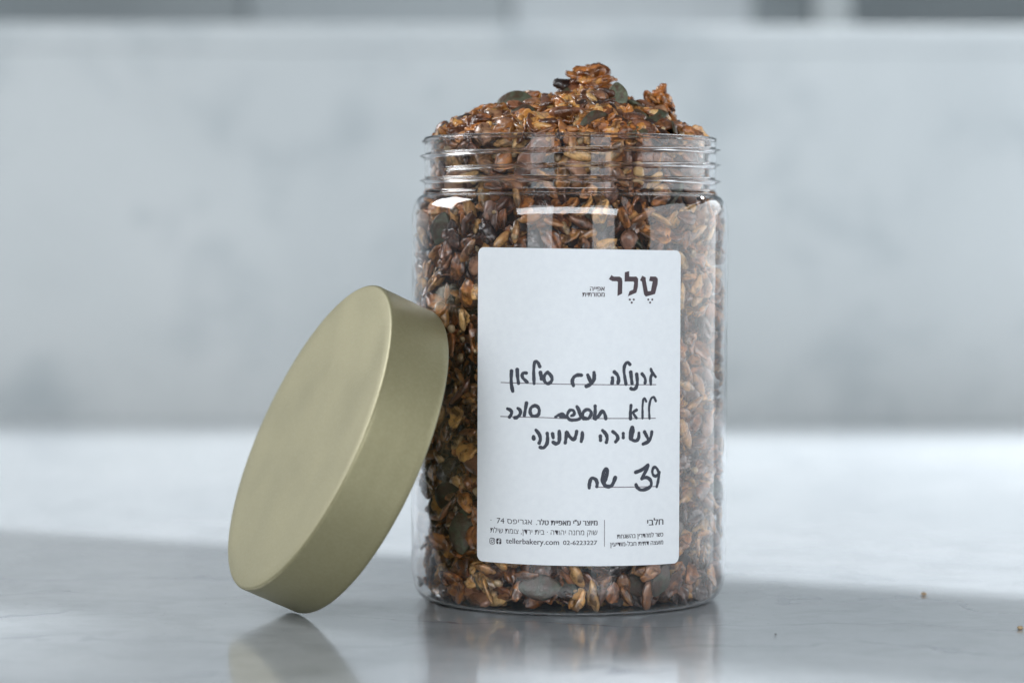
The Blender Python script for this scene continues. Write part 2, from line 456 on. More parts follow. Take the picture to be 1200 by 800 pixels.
# label artwork, in millimetres along the wall and up from the counter
STROKES = [(1.27, [(-20.53, 81.57), (-20.64, 79.33), (-20.51, 76.98), (-20.07, 74.99)]), (1.27, [(-18.52, 82.09), (-18.39, 79.85), (-18.05, 77.62)]), (1.17, [(-15.36, 81.04), (-16.34, 81.02), (-16.8, 80.31), (-16.55, 79.42), (-15.72, 78.61), (-15.08, 78.03)]), (1.13, [(-10.86, 83.27), (-11.39, 84.44), (-12.11, 84.94), (-12.66, 84.18), (-12.87, 81.83), (-12.81, 79.48), (-12.73, 77.6)]), (1.27, [(-10.61, 81.28), (-10.42, 80.22), (-10.29, 79.17)]), (1.17, [(-8.17, 81.42), (-9.11, 80.59), (-9.46, 79.18), (-8.93, 78.06), (-8.03, 77.67), (-7.09, 78.27), (-6.74, 79.33), (-7.29, 80.54), (-8.24, 81.38)]), (1.22, [(0.31, 77.03), (-0.09, 78.44), (0.42, 79.85), (1.59, 80.51), (2.88, 80.51)]), (1.27, [(4.99, 80.56), (5.59, 79.15), (6.07, 78.21)]), (1.27, [(7.05, 81.38), (7.13, 80.09), (6.9, 78.68), (5.84, 77.51), (4.54, 76.85)]), (1.22, [(13.93, 81.53), (14.97, 80.51), (15.4, 79.1), (15.18, 77.8)]), (1.22, [(13.26, 79.59), (13.31, 78.88), (13.15, 77.82)]), (1.13, [(19.33, 83.99), (18.44, 84.66), (17.56, 83.78), (17.24, 82.13), (17.51, 80.01), (17.97, 77.54)]), (1.27, [(19.65, 81.35), (19.87, 79.51), (20.13, 77.63)]), (1.22, [(21.79, 80.66), (22.01, 78.77), (21.95, 77.13), (21.3, 75.96), (20.4, 75.74), (19.76, 75.98)]), (1.13, [(23.76, 80.75), (24.7, 79.67), (25.03, 78.49), (24.85, 77.66)]), (1.08, [(27.08, 82.34), (27.55, 81.27), (28.96, 79.71)]), (1.08, [(27.75, 80.91), (27.02, 79.39), (27.11, 77.26)]), (1.21, [(-21.92, 69.09), (-20.77, 68.59), (-20.43, 67.59), (-21.19, 66.37)]), (1.21, [(-18.24, 69.31), (-17.45, 68.67), (-17.45, 67.4), (-18.5, 66.37), (-19.29, 66.19)]), (1.21, [(-15.28, 71.1), (-15.6, 69.29), (-16.0, 67.03)]), (1.17, [(-12.47, 70.36), (-13.63, 69.73), (-14.04, 68.4), (-13.49, 67.09), (-12.18, 66.9), (-11.16, 67.52), (-10.98, 69.06), (-11.66, 70.11), (-12.61, 70.36)]), (1.03, [(-5.51, 66.7), (-4.45, 67.35), (-3.13, 67.68), (-2.21, 66.63)]), (0.94, [(-2.07, 66.68), (-3.92, 66.77)]), (1.03, [(-0.36, 67.11), (0.56, 67.59), (0.42, 68.75), (-0.64, 69.01), (-1.42, 68.16), (-1.68, 66.84), (-0.75, 65.79), (0.44, 65.64), (1.89, 65.93), (2.73, 66.46)]), (1.21, [(1.47, 70.16), (2.13, 68.97), (2.56, 67.39), (3.73, 66.2)]), (1.13, [(4.58, 66.2), (3.52, 66.73), (3.51, 68.18), (4.7, 69.18), (5.9, 68.76), (6.17, 67.65), (5.38, 66.33), (4.45, 66.12)]), (1.21, [(7.49, 70.34), (7.5, 68.43), (7.24, 66.32)]), (1.17, [(7.65, 66.06), (8.71, 67.11), (9.91, 68.68), (10.73, 67.62), (11.09, 66.16)]), (1.17, [(19.81, 70.42), (19.63, 68.3), (19.64, 66.05)]), (1.03, [(21.8, 68.84), (20.64, 67.96), (21.81, 66.19)]), (0.85, [(25.36, 71.63), (24.9, 72.57), (24.3, 72.19), (24.01, 70.07), (24.02, 67.94), (24.04, 66.03)]), (0.89, [(29.08, 71.68), (28.28, 72.95), (27.19, 72.39), (26.53, 70.01), (26.54, 67.88), (26.68, 65.97)]), (1.36, [(-12.83, 60.09), (-12.77, 59.43)]), (1.21, [(-12.03, 62.27), (-10.94, 60.92), (-10.53, 59.34), (-10.93, 58.01)]), (1.21, [(-8.27, 61.28), (-8.13, 59.64), (-8.39, 57.79), (-9.45, 56.5), (-10.57, 56.61)]), (1.21, [(-6.49, 61.12), (-6.27, 59.8)]), (1.27, [(-4.3, 62.01), (-4.21, 59.95), (-4.41, 58.42), (-5.33, 57.88), (-6.26, 58.34)]), (1.21, [(-2.3, 58.17), (-2.04, 59.97), (-1.79, 61.69), (-0.86, 60.24), (0.47, 59.32), (1.12, 60.51), (1.43, 61.97)]), (1.21, [(3.28, 61.63), (3.29, 60.25), (2.95, 58.67)]), (1.21, [(10.0, 62.29), (11.18, 61.01), (11.59, 59.68), (11.33, 58.36)]), (1.27, [(9.29, 60.44), (9.35, 59.04)]), (1.21, [(13.49, 61.85), (14.74, 60.83), (15.25, 59.63), (14.48, 58.45)]), (1.17, [(17.11, 61.19), (17.12, 59.81)]), (1.22, [(19.68, 59.34), (19.59, 61.14), (20.23, 63.12), (20.68, 61.91), (20.11, 60.07), (20.17, 59.14), (21.57, 58.66), (22.59, 59.48), (22.73, 61.2)]), (1.21, [(24.82, 61.5), (25.74, 59.93), (26.21, 59.12)]), (1.21, [(27.58, 61.42), (27.28, 59.88), (26.36, 58.37), (24.3, 57.52)]), (1.22, [(5.66, 43.31), (5.77, 44.84), (6.36, 46.44), (7.62, 46.24), (8.27, 45.06), (8.2, 43.76)]), (1.31, [(10.67, 44.56), (10.06, 45.98), (10.52, 48.56), (11.36, 49.45), (11.73, 48.55), (11.26, 46.67), (10.66, 45.03), (10.84, 44.13), (12.24, 43.71), (13.46, 44.33), (14.43, 46.62)]), (1.22, [(21.61, 48.22), (23.84, 48.98), (26.26, 50.51), (25.19, 48.23), (23.86, 46.03)]), (1.22, [(23.86, 46.03), (25.74, 46.37), (27.25, 45.32), (27.4, 43.65), (25.77, 42.58), (23.62, 42.32), (22.3, 43.12), (21.77, 44.08)]), (1.03, [(30.33, 48.04), (29.61, 49.26), (28.62, 49.72), (27.92, 48.61), (28.21, 47.18), (29.34, 46.71), (30.62, 47.79)]), (1.08, [(30.71, 47.91), (30.49, 46.61), (30.07, 44.49), (29.65, 43.13)])]
RULES = [[(-24.29, 77.72), (-6.47, 77.56), (2.54, 77.45), (29.11, 77.11)], [(-24.39, 66.47), (-9.77, 66.44), (-1.79, 66.17), (11.7, 66.2), (28.99, 65.95)], [(7.79, 43.54), (29.36, 43.24)]]
LOGO = [[(11.85, 112.09), (12.73, 113.46), (13.52, 112.94), (15.59, 112.94), (16.31, 112.39), (16.51, 111.48), (16.47, 107.36), (14.83, 106.54), (14.96, 111.18), (14.64, 111.42), (13.05, 111.42)], [(17.36, 114.38), (18.9, 114.77), (18.91, 112.94), (21.51, 112.94), (22.12, 112.24), (22.07, 109.64), (21.54, 107.65), (18.49, 106.44), (19.04, 108.12), (20.36, 108.66), (20.68, 110.86), (20.51, 111.32), (17.29, 111.33)], [(22.81, 111.72), (23.62, 113.24), (24.94, 112.63), (24.95, 111.77), (25.74, 108.09), (26.91, 108.15), (27.43, 110.54), (27.61, 111.3), (26.18, 111.52), (26.63, 112.99), (28.87, 112.92), (29.61, 112.21), (29.55, 110.53), (28.54, 107.16), (24.98, 106.32), (24.35, 107.03), (23.5, 111.32)]]
DOTS = [(19.16, 105.37), (20.59, 105.36), (19.86, 104.39), (25.94, 105.34), (27.47, 105.33), (26.65, 104.35)]


def ribbon(strokes, off, name, width=None, wob=.10):
    """pen strokes as round-ended ribbons lying on the label"""
    rng = random.Random(4)
    bm = bmesh.new()
    lvl = 0
    for w, P in strokes:
        w = (width or w) * 1e-3 / 2
        P = [Vector((p[0] * 1e-3, p[1] * 1e-3)) for p in P]
        # Catmull-Rom resample
        Q = [P[0]] + P + [P[-1]]; S = []
        for i in range(1, len(Q) - 2):
            p0, p1, p2, p3 = Q[i - 1], Q[i], Q[i + 1], Q[i + 2]
            for k in range(8):
                t = k / 8
                S.append(.5 * ((2 * p1) + (p2 - p0) * t + (2 * p0 - 5 * p1 + 4 * p2 - p3) * t * t + (3 * p1 - p0 - 3 * p2 + p3) * t ** 3))
        S.append(P[-1])
        lvl += 1; zo = (lvl % 3) * 4e-6
        ph = rng.random() * 6
        ws = [w * (1 + wob * math.sin(ph + i * .33) + wob * .5 * math.sin(ph * 2 + i * .9)) for i in range(len(S))]
        L, Rr = [], []
        for i, s in enumerate(S):
            d = (S[min(i + 1, len(S) - 1)] - S[max(i - 1, 0)])
            if d.length < 1e-9: d = Vector((1, 0))
            d.normalize(); nrm = Vector((-d.y, d.x))
            L.append(bm.verts.new((*(s + nrm * ws[i]), zo))); Rr.append(bm.verts.new((*(s - nrm * ws[i]), zo)))
        for i in range(len(S) - 1): bm.faces.new((Rr[i], Rr[i + 1], L[i + 1], L[i]))
        for s, wd, d in ((S[0], ws[0], S[0] - S[1]), (S[-1], ws[-1], S[-1] - S[-2])):
            a = math.atan2(d.y, d.x); c = bm.verts.new((*s, zo))
            arc = [bm.verts.new((s.x + wd * math.cos(a - math.pi / 2 + math.pi * k / 8), s.y + wd * math.sin(a - math.pi / 2 + math.pi * k / 8), zo)) for k in range(9)]
            for k in range(8): bm.faces.new((c, arc[k], arc[k + 1]))
        # fill tight joints with dots
    m = bpy.data.meshes.new(name)
    for v in bm.verts: v.co = wrap(v.co.x, v.co.y, off + v.co.z)
    bmesh.ops.recalc_face_normals(bm, faces=bm.faces[:])
    bm.to_mesh(m); bm.free()
    return m


tag(link('handwriting', ribbon([(w * .97, P) for w, P in STROKES], .00020, 'handwriting'), label, INK), 'black marker handwriting in five rows of Hebrew and the price 39')
for rl in RULES:
    link('ruled_line', ribbon([(.30, rl)], .00016, 'ruled_line', wob=0), label, RULE_INK)

def disc(u, v, r, n=16): return [(u + r * math.cos(2 * math.pi * k / n), v + r * math.sin(2 * math.pi * k / n)) for k in range(n)]
link('logo', flat_poly(LOGO + [disc(u, v, .36) for u, v in DOTS], .00018, 'logo'), label, BROWN_INK)


def text_mesh(s, bold):
    c = bpy.data.curves.new('t', 'FONT'); c.body = s; c.size = 1.0; c.offset = bold; c.resolution_u = 3
    o = bpy.data.objects.new('t', c); COL.objects.link(o)
    bpy.context.view_layer.update()
    dg = bpy.context.evaluated_depsgraph_get()
    m = bpy.data.meshes.new_from_object(o.evaluated_get(dg), depsgraph=dg)
    bpy.data.objects.remove(o); bpy.data.curves.remove(c)
    return m


def heb(s):
    """reverse for right-to-left drawing, keeping digit runs in order"""
    out, run = [], ''
    for ch in s[::-1]:
        if ch.isdigit(): run = ch + run
        else:
            if run: out.append(run); run = ''
            out.append(ch)
    return ''.join(out) + run


def print_line(bm, s, u0, u1, v, h, ref, bold=0.0, rtl=True):
    """one printed line between u0 and u1 (mm), baseline v, letters h mm tall (ref = em height of those letters)"""
    m = text_mesh(heb(s) if rtl else s, 0.0)
    co = np.array([tuple(q.co) for q in m.vertices]); x0, x1 = co[:, 0].min(), co[:, 0].max()
    sx = (u1 - u0) / (x1 - x0); sy = h / ref
    for k, sh in enumerate((0.0,) if bold == 0 else (-bold, bold)):      # a bold line is struck twice
        vs = [bm.verts.new(((u0 + (c[0] - x0) * sx + sh) * 1e-3, (v + c[1] * sy) * 1e-3, k * 1e-5)) for c in co]
        for p in m.polygons:
            try: bm.faces.new([vs[i] for i in p.vertices])
            except ValueError: pass
    bpy.data.meshes.remove(m)


def finish_print(bm, name, mat, off=.00018):
    slice_flat(bm, .0015)
    for v in bm.verts: v.co = wrap(v.co.x, v.co.y, off + v.co.z)
    for f in bm.faces:
        c = f.calc_center_median()
        f.normal_update()
        if f.normal.dot(Vector((c.x, c.y, 0))) < 0: f.normal_flip()
    m = bpy.data.meshes.new(name); bm.to_mesh(m); bm.free()
    return link(name, m, label, mat)


HB = .56                                           # em height of a Hebrew letter in the built-in face
bm = bmesh.new()
print_line(bm, 'אפייה', 5.63, 10.45, 108.25, 1.25, HB, .05)
print_line(bm, 'מסורתית', 3.1, 10.46, 106.35, 1.25, HB, .05)
finish_print(bm, 'tagline_print', BROWN_INK)
bm = bmesh.new()
print_line(bm, 'מיוצר ע"י מאפיית טלר.', -11.8, 8.46, 30.95, 1.45, HB, .07)
print_line(bm, 'אגריפס 74  ·', -28.0, -13.2, 31.0, 1.45, HB)
print_line(bm, 'שוק מחנה יהודה · בית ירדן, צומת שילת', -28.06, 8.48, 27.75, 1.45, HB)
print_line(bm, 'tellerbakery.com', -22.24, -4.19, 24.45, 1.40, .53, .03, False)
print_line(bm, '02-6223227', -2.83, 8.38, 24.5, 1.50, .73, .03, False)
finish_print(bm, 'address_print', GREY_INK)
bm = bmesh.new()
print_line(bm, 'חלבי', 26.1, 32.4, 30.4, 1.75, HB, .06)
print_line(bm, 'כשר למהדרין בהשגחת', 15.2, 32.4, 26.45, 1.2, HB, .03)
print_line(bm, 'מועצה דתית חבל-מודיעין', 12.8, 32.4, 23.85, 1.2, HB, .03)
finish_print(bm, 'dietary_print', GREY_INK)
link('divider_line', ribbon([(.22, [(10.84, 32.6), (10.87, 23.9)])], .00016, 'divider_line', wob=0), label, RULE_INK)


def rrect(u0, u1, v0, v1, r, n=5):
    P = []
    for cu, cv, a0 in ((u1 - r, v1 - r, 0), (u0 + r, v1 - r, 90), (u0 + r, v0 + r, 180), (u1 - r, v0 + r, 270)):
        for k in range(n + 1):
            a = R(a0 + k * 90 / n); P.append((cu + r * math.cos(a), cv + r * math.sin(a)))
    return P


# social icons: a solid rounded square with a white letter, and a rounded outline with a ring
link('social_icon', flat_poly([rrect(-25.8, -23.95, 24.05, 25.95, .4)], .00016, 'social_icon'), label, GREY_INK)
fI = bpy.data.objects[label.children[-1].name]
link('icon_letter', ribbon([(.30, [(-24.35, 25.55), (-24.75, 25.55), (-24.85, 25.2), (-24.85, 24.1)]), (.26, [(-25.2, 24.95), (-24.4, 24.95)])], .00021, 'icon_letter', wob=0), label, PAPER)
sq = rrect(-28.25, -26.4, 24.0, 25.9, .55); sq.append(sq[0])
ring = disc(-27.32, 24.95, .45); ring.append(ring[0])
link('social_icon', ribbon([(.24, sq), (.22, ring), (.24, [(-26.82, 25.5), (-26.78, 25.48)])], .00016, 'social_icon', wob=0), label, GREY_INK)

# ------------------------------------------------------------------ lid
LC = Vector((-0.069602, -0.035604, 0.050279))
az, el = R(201.498), R(24.446)
ln = Vector((math.cos(el) * math.cos(az), math.cos(el) * math.sin(az), math.sin(el)))
lid = tag(empty('jar_lid'), 'khaki green round screw lid leaning on its edge against the jar', 'lid')
lid.location = LC
lid.rotation_euler = ln.to_track_quat('Z', 'Y').to_euler()
RL, TL = .0553, .0221
rf = .0011
top = [(0, TL), (.02, TL), (.040, TL), (.050, TL + .00004), (RL - rf, TL + .00002)]
top += [(RL - rf + rf * math.sin(a), TL - rf + rf * math.cos(a)) for a in np.linspace(0, math.pi / 2, 8)[1:4]]
e0 = top[-1]
side = [e0] + [(RL - rf + rf * math.sin(a), TL - rf + rf * math.cos(a)) for a in np.linspace(0, math.pi / 2, 8)[4:]]
side += [(RL + .00003 * math.sin(z * 900), z) for z in np.linspace(.0195, .0014, 14)]
side += [(RL - .0002, .0006), (RL - .0006, .0001), (RL - .0012, .0), (RL - .0017, .0004)]
side += [(RL - .0018, z) for z in np.linspace(.002, .0195, 10)]
link('top_panel', revolve('top_panel', top[::-1] + [], 256), lid, LID_TOP)
sk = link('skirt', revolve('skirt', side[::-1], 256), lid, LID_SIDE)
link('inner_panel', revolve('inner_panel', [(RL - .0018, .0195), (.03, .0198), (0, .0198)][::-1], 128), lid, LID_SIDE)

# ------------------------------------------------------------------ granola pieces
rs = np.random.RandomState(11)


def sphere_grid(nu, nv):
    """unit sphere: nv rings x nu segments + poles; quads (pole fans use doubled verts)"""
    ph = np.linspace(0, np.pi, nv + 1)[:, None]; t = np.linspace(0, 2 * np.pi, nu, endpoint=False)[None]
    V = np.stack([np.cos(ph) + 0 * t, np.sin(ph) * np.cos(t), np.sin(ph) * np.sin(t)], -1).reshape(-1, 3)
    F = []
    for i in range(nv):
        a = i * nu + np.arange(nu); b = i * nu + (np.arange(nu) + 1) % nu
        F.append(np.stack([a, a + nu, b + nu, b], 1))
    return V, np.concatenate(F)


def wob3(V, rng, freq, amp):
    out = np.zeros(len(V))
    for k in range(5):
        d = rng.normal(size=3) * freq; out += np.sin(V @ d + rng.uniform(0, 6.28)) / 5
    return out * amp


def proto(kind, rng, nu=14, nv=11):
    V, F = sphere_grid(nu, nv)
    x, y, z = V.T.copy()
    if kind == 'oat':
        L, W, T = rng.uniform(2.9, 4.2), rng.uniform(1.9, 2.8), rng.uniform(.60, 1.05)
        a = np.arctan2(y, x)
        rim = 1 + .08 * np.sin(a * 3 + rng.uniform(0, 6)) + .05 * np.sin(a * 6 + rng.uniform(0, 6)) + .03 * np.sin(a * 11 + rng.uniform(0, 6))
        zz = np.sign(z) * np.abs(z) ** .6 * T
        zz -= .55 * T * np.exp(-(y / .22) ** 2) * (z > 0) * (np.abs(x) < .85)          # crease of the grain
        X = np.stack([x * L * rim, y * W * rim, zz], 1)
        X[:, 2] += rng.uniform(-.07, .07) * X[:, 0] ** 2 + rng.uniform(-.12, .12) * X[:, 1] ** 2 + rng.uniform(-.05, .05) * X[:, 0] * X[:, 1]
        X += wob3(X, rng, 1.0, .5)[:, None] * np.array([.35, .5, 1]) + wob3(X, rng, 2.8, .21)[:, None] * np.array([.6, .7, 1])
    elif kind == 'sun':
        L, W, T = rng.uniform(3.8, 5.0), rng.uniform(1.6, 2.2), rng.uniform(1.0, 1.4)
        s = (x + 1) / 2; w = (.62 + .55 * np.clip(s, 0, 1) ** .6 * (1 - .35 * s)) * 1.05
        X = np.stack([x * L, y * W * w, z * T * w], 1); X += wob3(X, rng, .7, .35)[:, None] * np.array([.3, 1, 1])
    elif kind == 'pum':
        L, W, T = rng.uniform(5.6, 7.0), rng.uniform(3.0, 3.7), rng.uniform(.9, 1.25)
        s = (x + 1) / 2; w = .72 + .42 * np.sin(np.pi * np.clip(s, 0, 1)) * (1.15 - .5 * s)
        rr = np.hypot(x, y); edge = np.exp(-((rr - .93) / .06) ** 2) * .18
        X = np.stack([x * L, y * W * w, z * T * 1.0 + np.sign(z) * edge * T], 1)
        X[:, 2] += rng.uniform(-.025, .025) * X[:, 0] ** 2 + wob3(X, rng, .5, .25)
    elif kind == 'nut':
        L, W, T = rng.uniform(3.8, 6.0), rng.uniform(2.8, 4.0), rng.uniform(1.6, 2.6)
        X = np.stack([x, y, z], 1)
        for k in range(5):
            d = rng.normal(size=3); d /= np.linalg.norm(d); c = rng.uniform(.45, .75)
            e = np.maximum(X @ d - c, 0); X -= .9 * e[:, None] * d
        X *= np.array([L, W, T]); X += wob3(X, rng, .8, .5)[:, None] * .6
    elif kind == 'rai':
        L, W, T = rng.uniform(3.6, 5.0), rng.uniform(2.6, 3.4), rng.uniform(1.8, 2.6)
        X = np.stack([x * L, y * W, z * T], 1); X *= (1 + wob3(X, rng, 1.6, .45) + wob3(X, rng, 3.0, .2))[:, None]
    else:                                          # small round seed or crumb
        L = rng.uniform(1.0, 1.7)
        X = np.stack([x * L * 1.2, y * L, z * L * .7], 1); X += wob3(X, rng, 1.5, .3)[:, None]
    return X * (1.12e-3 if kind in ('oat', 'sun', 'nut') else 1e-3), F


PROTO = {}
for key, cnt, res in (('oat', 14, (24, 15)), ('sun', 7, (14, 13)), ('pum', 5, (22, 15)), ('nut', 8, (16, 13)), ('rai', 4, (18, 14)), ('ses', 4, (10, 7))):
    PROTO[key] = [proto(key, np.random.RandomState(100 + i * 7 + len(key) * 31 + ord(key[0])), *res) for i in range(cnt)]
MIXK = ['oat', 'sun', 'pum', 'nut', 'rai', 'ses']


def frame(nrm, along, rng, tilt):
    """rotation matrix: local z towards nrm (tilted by up to ~tilt deg), local x along a random tangent direction"""
    n = np.array(nrm, float); n /= np.linalg.norm(n)
    t = np.cross(n, [0.13, 0.21, 1.0]); t /= np.linalg.norm(t); b = np.cross(n, t)
    a = along
    x = np.cos(a) * t + np.sin(a) * b; y = np.cross(n, x)
    q = R(1) * rng.normal(0, tilt); w = R(1) * rng.normal(0, tilt * .45)
    y2 = np.cos(q) * y + np.sin(q) * n; n2 = -np.sin(q) * y + np.cos(q) * n
    x2 = np.cos(w) * x + np.sin(w) * n2; n3 = -np.sin(w) * x + np.cos(w) * n2
    return np.stack([x2, y2, n3], 1)


pieces = []                                        # dict(kind, var, M(3x3), loc, tint)
def add_piece(kind, M3, loc, tint=None, scale=1.0, var=None):
    var = rs.randint(len(PROTO[kind])) if var is None else var
    pieces.append(dict(kind=kind, var=var, M=M3 * scale, loc=np.array(loc, float),
                       tint=float(np.clip(rs.normal(.5, .28), 0, 1)) if tint is None else tint))


def pick(p=(.50, .27, .045, .11, .025, .05)):
    return MIXK[rs.choice(6, p=np.array(p) / sum(p))]


def gap_left(theta, z):
    """the mass stands off the wall low on the left, as clear wall shows there"""
    a = (theta - R(180 + 12)) / R(26)
    return .0062 * np.exp(-a * a) * np.clip(1 - abs(z - .022) / .034, 0, 1)


def wall_layer(depth, mind, zlo, zhi, tilt, kp):
    """pieces standing against the inner wall, pushed out until they touch it (less depth)"""
    pts = []
    cell = {}
    area = 2 * np.pi * .0535 * (zhi - zlo)
    for _ in range(int(area / (mind ** 2) * 3.2)):
        z = rs.uniform(zlo, zhi); tht = rs.uniform(-np.pi, np.pi)
        if math.sin(tht) > .45 and rs.rand() < .5: continue
        vd = math.sin(tht * 9.0 + z * 210) + math.sin(z * 390 - tht * 14.0 + 1.3) + math.sin(tht * 23 + z * 95 + 2.0)
        if depth < .001 and vd > 1.15: continue                        # air pockets against the wall
        u = tht * .0535
        kx, kz = int(u // mind), int(z // mind); ok = True
        for i in (-1, 0, 1):
            for j in (-1, 0, 1):
                for (pu, pz) in cell.get((kx + i, kz + j), ()):
                    if (pu - u) ** 2 + (pz - z) ** 2 < mind ** 2: ok = False
        if not ok: continue
        cell.setdefault((kx, kz), []).append((u, z)); pts.append((tht, z))
    for tht, z in pts:
        k = pick(kp)
        rad = np.array([math.cos(tht), math.sin(tht), 0])
        M3 = frame(rad, rs.uniform(0, 6.283), rs, tilt) * (rs.uniform(.78, 1.20) if k != 'ses' else rs.uniform(.45, 1.1))
        var = rs.randint(len(PROTO[k])); V = PROTO[k][var][0] @ M3.T
        zmin, zmax = V[:, 2].min() + z, V[:, 2].max() + z
        if zmin < .0016: z += .0016 - zmin
        r0 = .0535
        for it in range(2):
            W = V + rad * r0; W[:, 2] += z
            ex = (np.hypot(W[:, 0], W[:, 1]) - ri(W[:, 2])).max()
            r0 -= ex
        r0 -= .00005 + depth + gap_left(tht % (2 * np.pi), z) + abs(rs.normal(0, .0004))
        add_piece(k, M3, rad * r0 + np.array([0, 0, z]), var=var)
        if k in ('oat', 'sun') and rs.rand() < .38:                    # flakes stuck to their neighbour
            base = pieces[-1]
            for q in range(rs.randint(1, 4)):
                k2 = 'oat' if rs.rand() < .7 else rs.choice(['sun', 'ses'])
                v2 = rs.randint(len(PROTO[k2]))
                M4 = frame(M3[:, 2], rs.uniform(0, 6.283), rs, 16) * rs.uniform(.6, 1.0)
                l2 = base['loc'] + M3[:, 2] * rs.uniform(-2.2e-3, 2.2e-3) + M3[:, 0] * rs.normal(0, 2.2e-3) + M3[:, 1] * rs.normal(0, 1.6e-3)
                W = PROTO[k2][v2][0] @ M4.T + l2
                ex = (np.hypot(W[:, 0], W[:, 1]) - ri(W[:, 2])).max() + .0002 + depth
                if ex > 0: l2[:2] -= rad[:2] * ex
                zl = W[:, 2].min()
                if zl < .0016: l2[2] += .0016 - zl
                add_piece(k2, M4, l2, float(np.clip(base['tint'] + rs.normal(0, .12), 0, 1)), var=v2)


wall_layer(.0000, .0056, .003, .1560, 38, (.51, .32, .028, .07, .012, .09))
wall_layer(.0042, .0046, .003, .1560, 45, (.55, .27, .03, .08, .02, .05))
wall_layer(.0085, .0046, .005, .1550, 50, (.60, .25, .03, .08, .02, .02))

# heap above the rim: height over the rim plane, from its outline
HX = np.array([-.050, -.047, -.040, -.032, -.022, -.010, .000, .006, .012, .018, .024, .029, .0335, .037, .044, .050])
HZ = np.array([-.0005, .0022, .0070, .0105, .0128, .0145, .0180, .0190, .0190, .0145, .0130, .0130, 0.0095, .0060, .0035, -.0005])
def heap(x, y):
    yy = np.sqrt(np.maximum(.0492 ** 2 - x * x, 1e-9))
    f = np.clip(1 - (y / yy) ** 2, 0, 1) ** .75
    return .1588 + np.interp(x, HX, HZ) * f


for layer, (dp, nn_) in enumerate(((.0, 900), (.0024, 460), (.0052, 300))):
    cnt = 0; used = []
    while cnt < nn_:
        x, y = rs.uniform(-.049, .049, 2)
        if math.hypot(x, y) > .0478: continue
        if y > .02 and rs.rand() < .4: continue
        e = 1.5e-3
        g = np.array([-(heap(x + e, y) - heap(x - e, y)) / (2 * e), -(heap(x, y + e) - heap(x, y - e)) / (2 * e), 1.0])
        k = pick((.52, .28, .03, .06, .012, .13))
        M3 = frame(g, rs.uniform(0, 6.283), rs, 34) * (rs.uniform(.70, 1.12) if k != 'ses' else rs.uniform(.45, 1.1))
        var = rs.randint(len(PROTO[k])); V = PROTO[k][var][0] @ M3.T
        g /= np.linalg.norm(g)
        loc = np.array([x, y, float(heap(x, y))]) - g * (dp + .0008)
        W = V + loc
        low = W[:, 2] < .1612
        if low.any():
            ex = (np.hypot(W[low, 0], W[low, 1]) - .0488).max()
            if ex > 0:
                rr = math.hypot(x, y) + 1e-9
                loc[:2] -= np.array([x, y]) / rr * ex
        add_piece(k, M3, loc, var=var); cnt += 1

n_loose = len(pieces)


# big clusters of flakes stuck together (each one thing)
def cluster_mesh(rng, n, rad, flat, mainkind='oat', stack=None):
    Vs, Fs, Ts, off = [], [], [], 0
    for i in range(n):
        k = mainkind if rng.rand() < .75 else rng.choice(['oat', 'sun', 'nut', 'ses'])
        var = rng.randint(len(PROTO[k])); X, F = PROTO[k][var]
        d = rng.normal(size=3); d /= np.linalg.norm(d)
        M3 = frame(d if stack is None else np.array(stack) + rng.normal(0, .25, 3), rng.uniform(0, 6.28), rng, 24)
        c = d * rad * rng.uniform(.55, .95) * np.array([1, .9, flat])
        Vs.append(X @ M3.T + c); Fs.append(F + off); off += len(X); Ts.append(np.full(len(X), np.clip(rng.normal(.56, .2), 0, 1)))
    return np.concatenate(Vs), np.concatenate(Fs), np.concatenate(Ts)


def mass_mesh(name, V, F, T):
    m = mesh_np(name, V, F)
    a = m.attributes.new('tint', 'FLOAT', 'POINT'); a.data.foreach_set('value', np.asarray(T, np.float32))
    return m


rc = np.random.RandomState(5)
def cluster(x, y, z, n, rad, flat, label, stack=None):
    V, F, T = cluster_mesh(rc, n, rad, flat, stack=stack)
    o = link('granola_cluster', mass_mesh('granola_cluster', V, F, T), None, FOOD['oat'][1])
    o.location = (x, y, z)
    tag(o, label, 'granola cluster', 'clusters on top of the heap')
    return o


cluster(.0068, -.006, .1805, 50, .0078, .68, 'golden layered oat cluster crowning the peak of the heap', (.1, -.3, 1))
cluster(.0300, -.006, .1700, 34, .0070, 1.0, 'tall brown oat cluster with a golden right edge, right of the peak', (.8, -.2, .5))
cluster(-.0130, -.004, .1725, 16, .0052, .7, 'dark oat cluster high on the left shoulder of the heap', None)
cluster(-.0375, -.022, .1615, 18, .0052, .75, 'reddish glazed oat cluster at the left end of the heap above the rim', (.2, -.8, .4))
cluster(.0020, -.022, .1680, 22, .0060, .8, 'shiny caramel oat cluster on the front face below the peak', (0, -.9, .3))
cluster(-.0170, -.035, .1625, 18, .0050, .8, 'pale golden oat cluster just above the rim left of centre', (0, -.9, .3))
cluster(.0180, -.030, .1620, 20, .0058, .7, 'red-brown glazed cluster low on the front right of the heap', (0, -.8, .5))

# hand-set pieces that stand out in the photograph
def put(kind, loc, nrm, along, tint, label=None, var=0, scale=1.0):
    M3 = frame(nrm, along, np.random.RandomState(1), 0.0) * scale
    add_piece(kind, M3, loc, tint, var=var)
    pieces[-1]['label'] = label


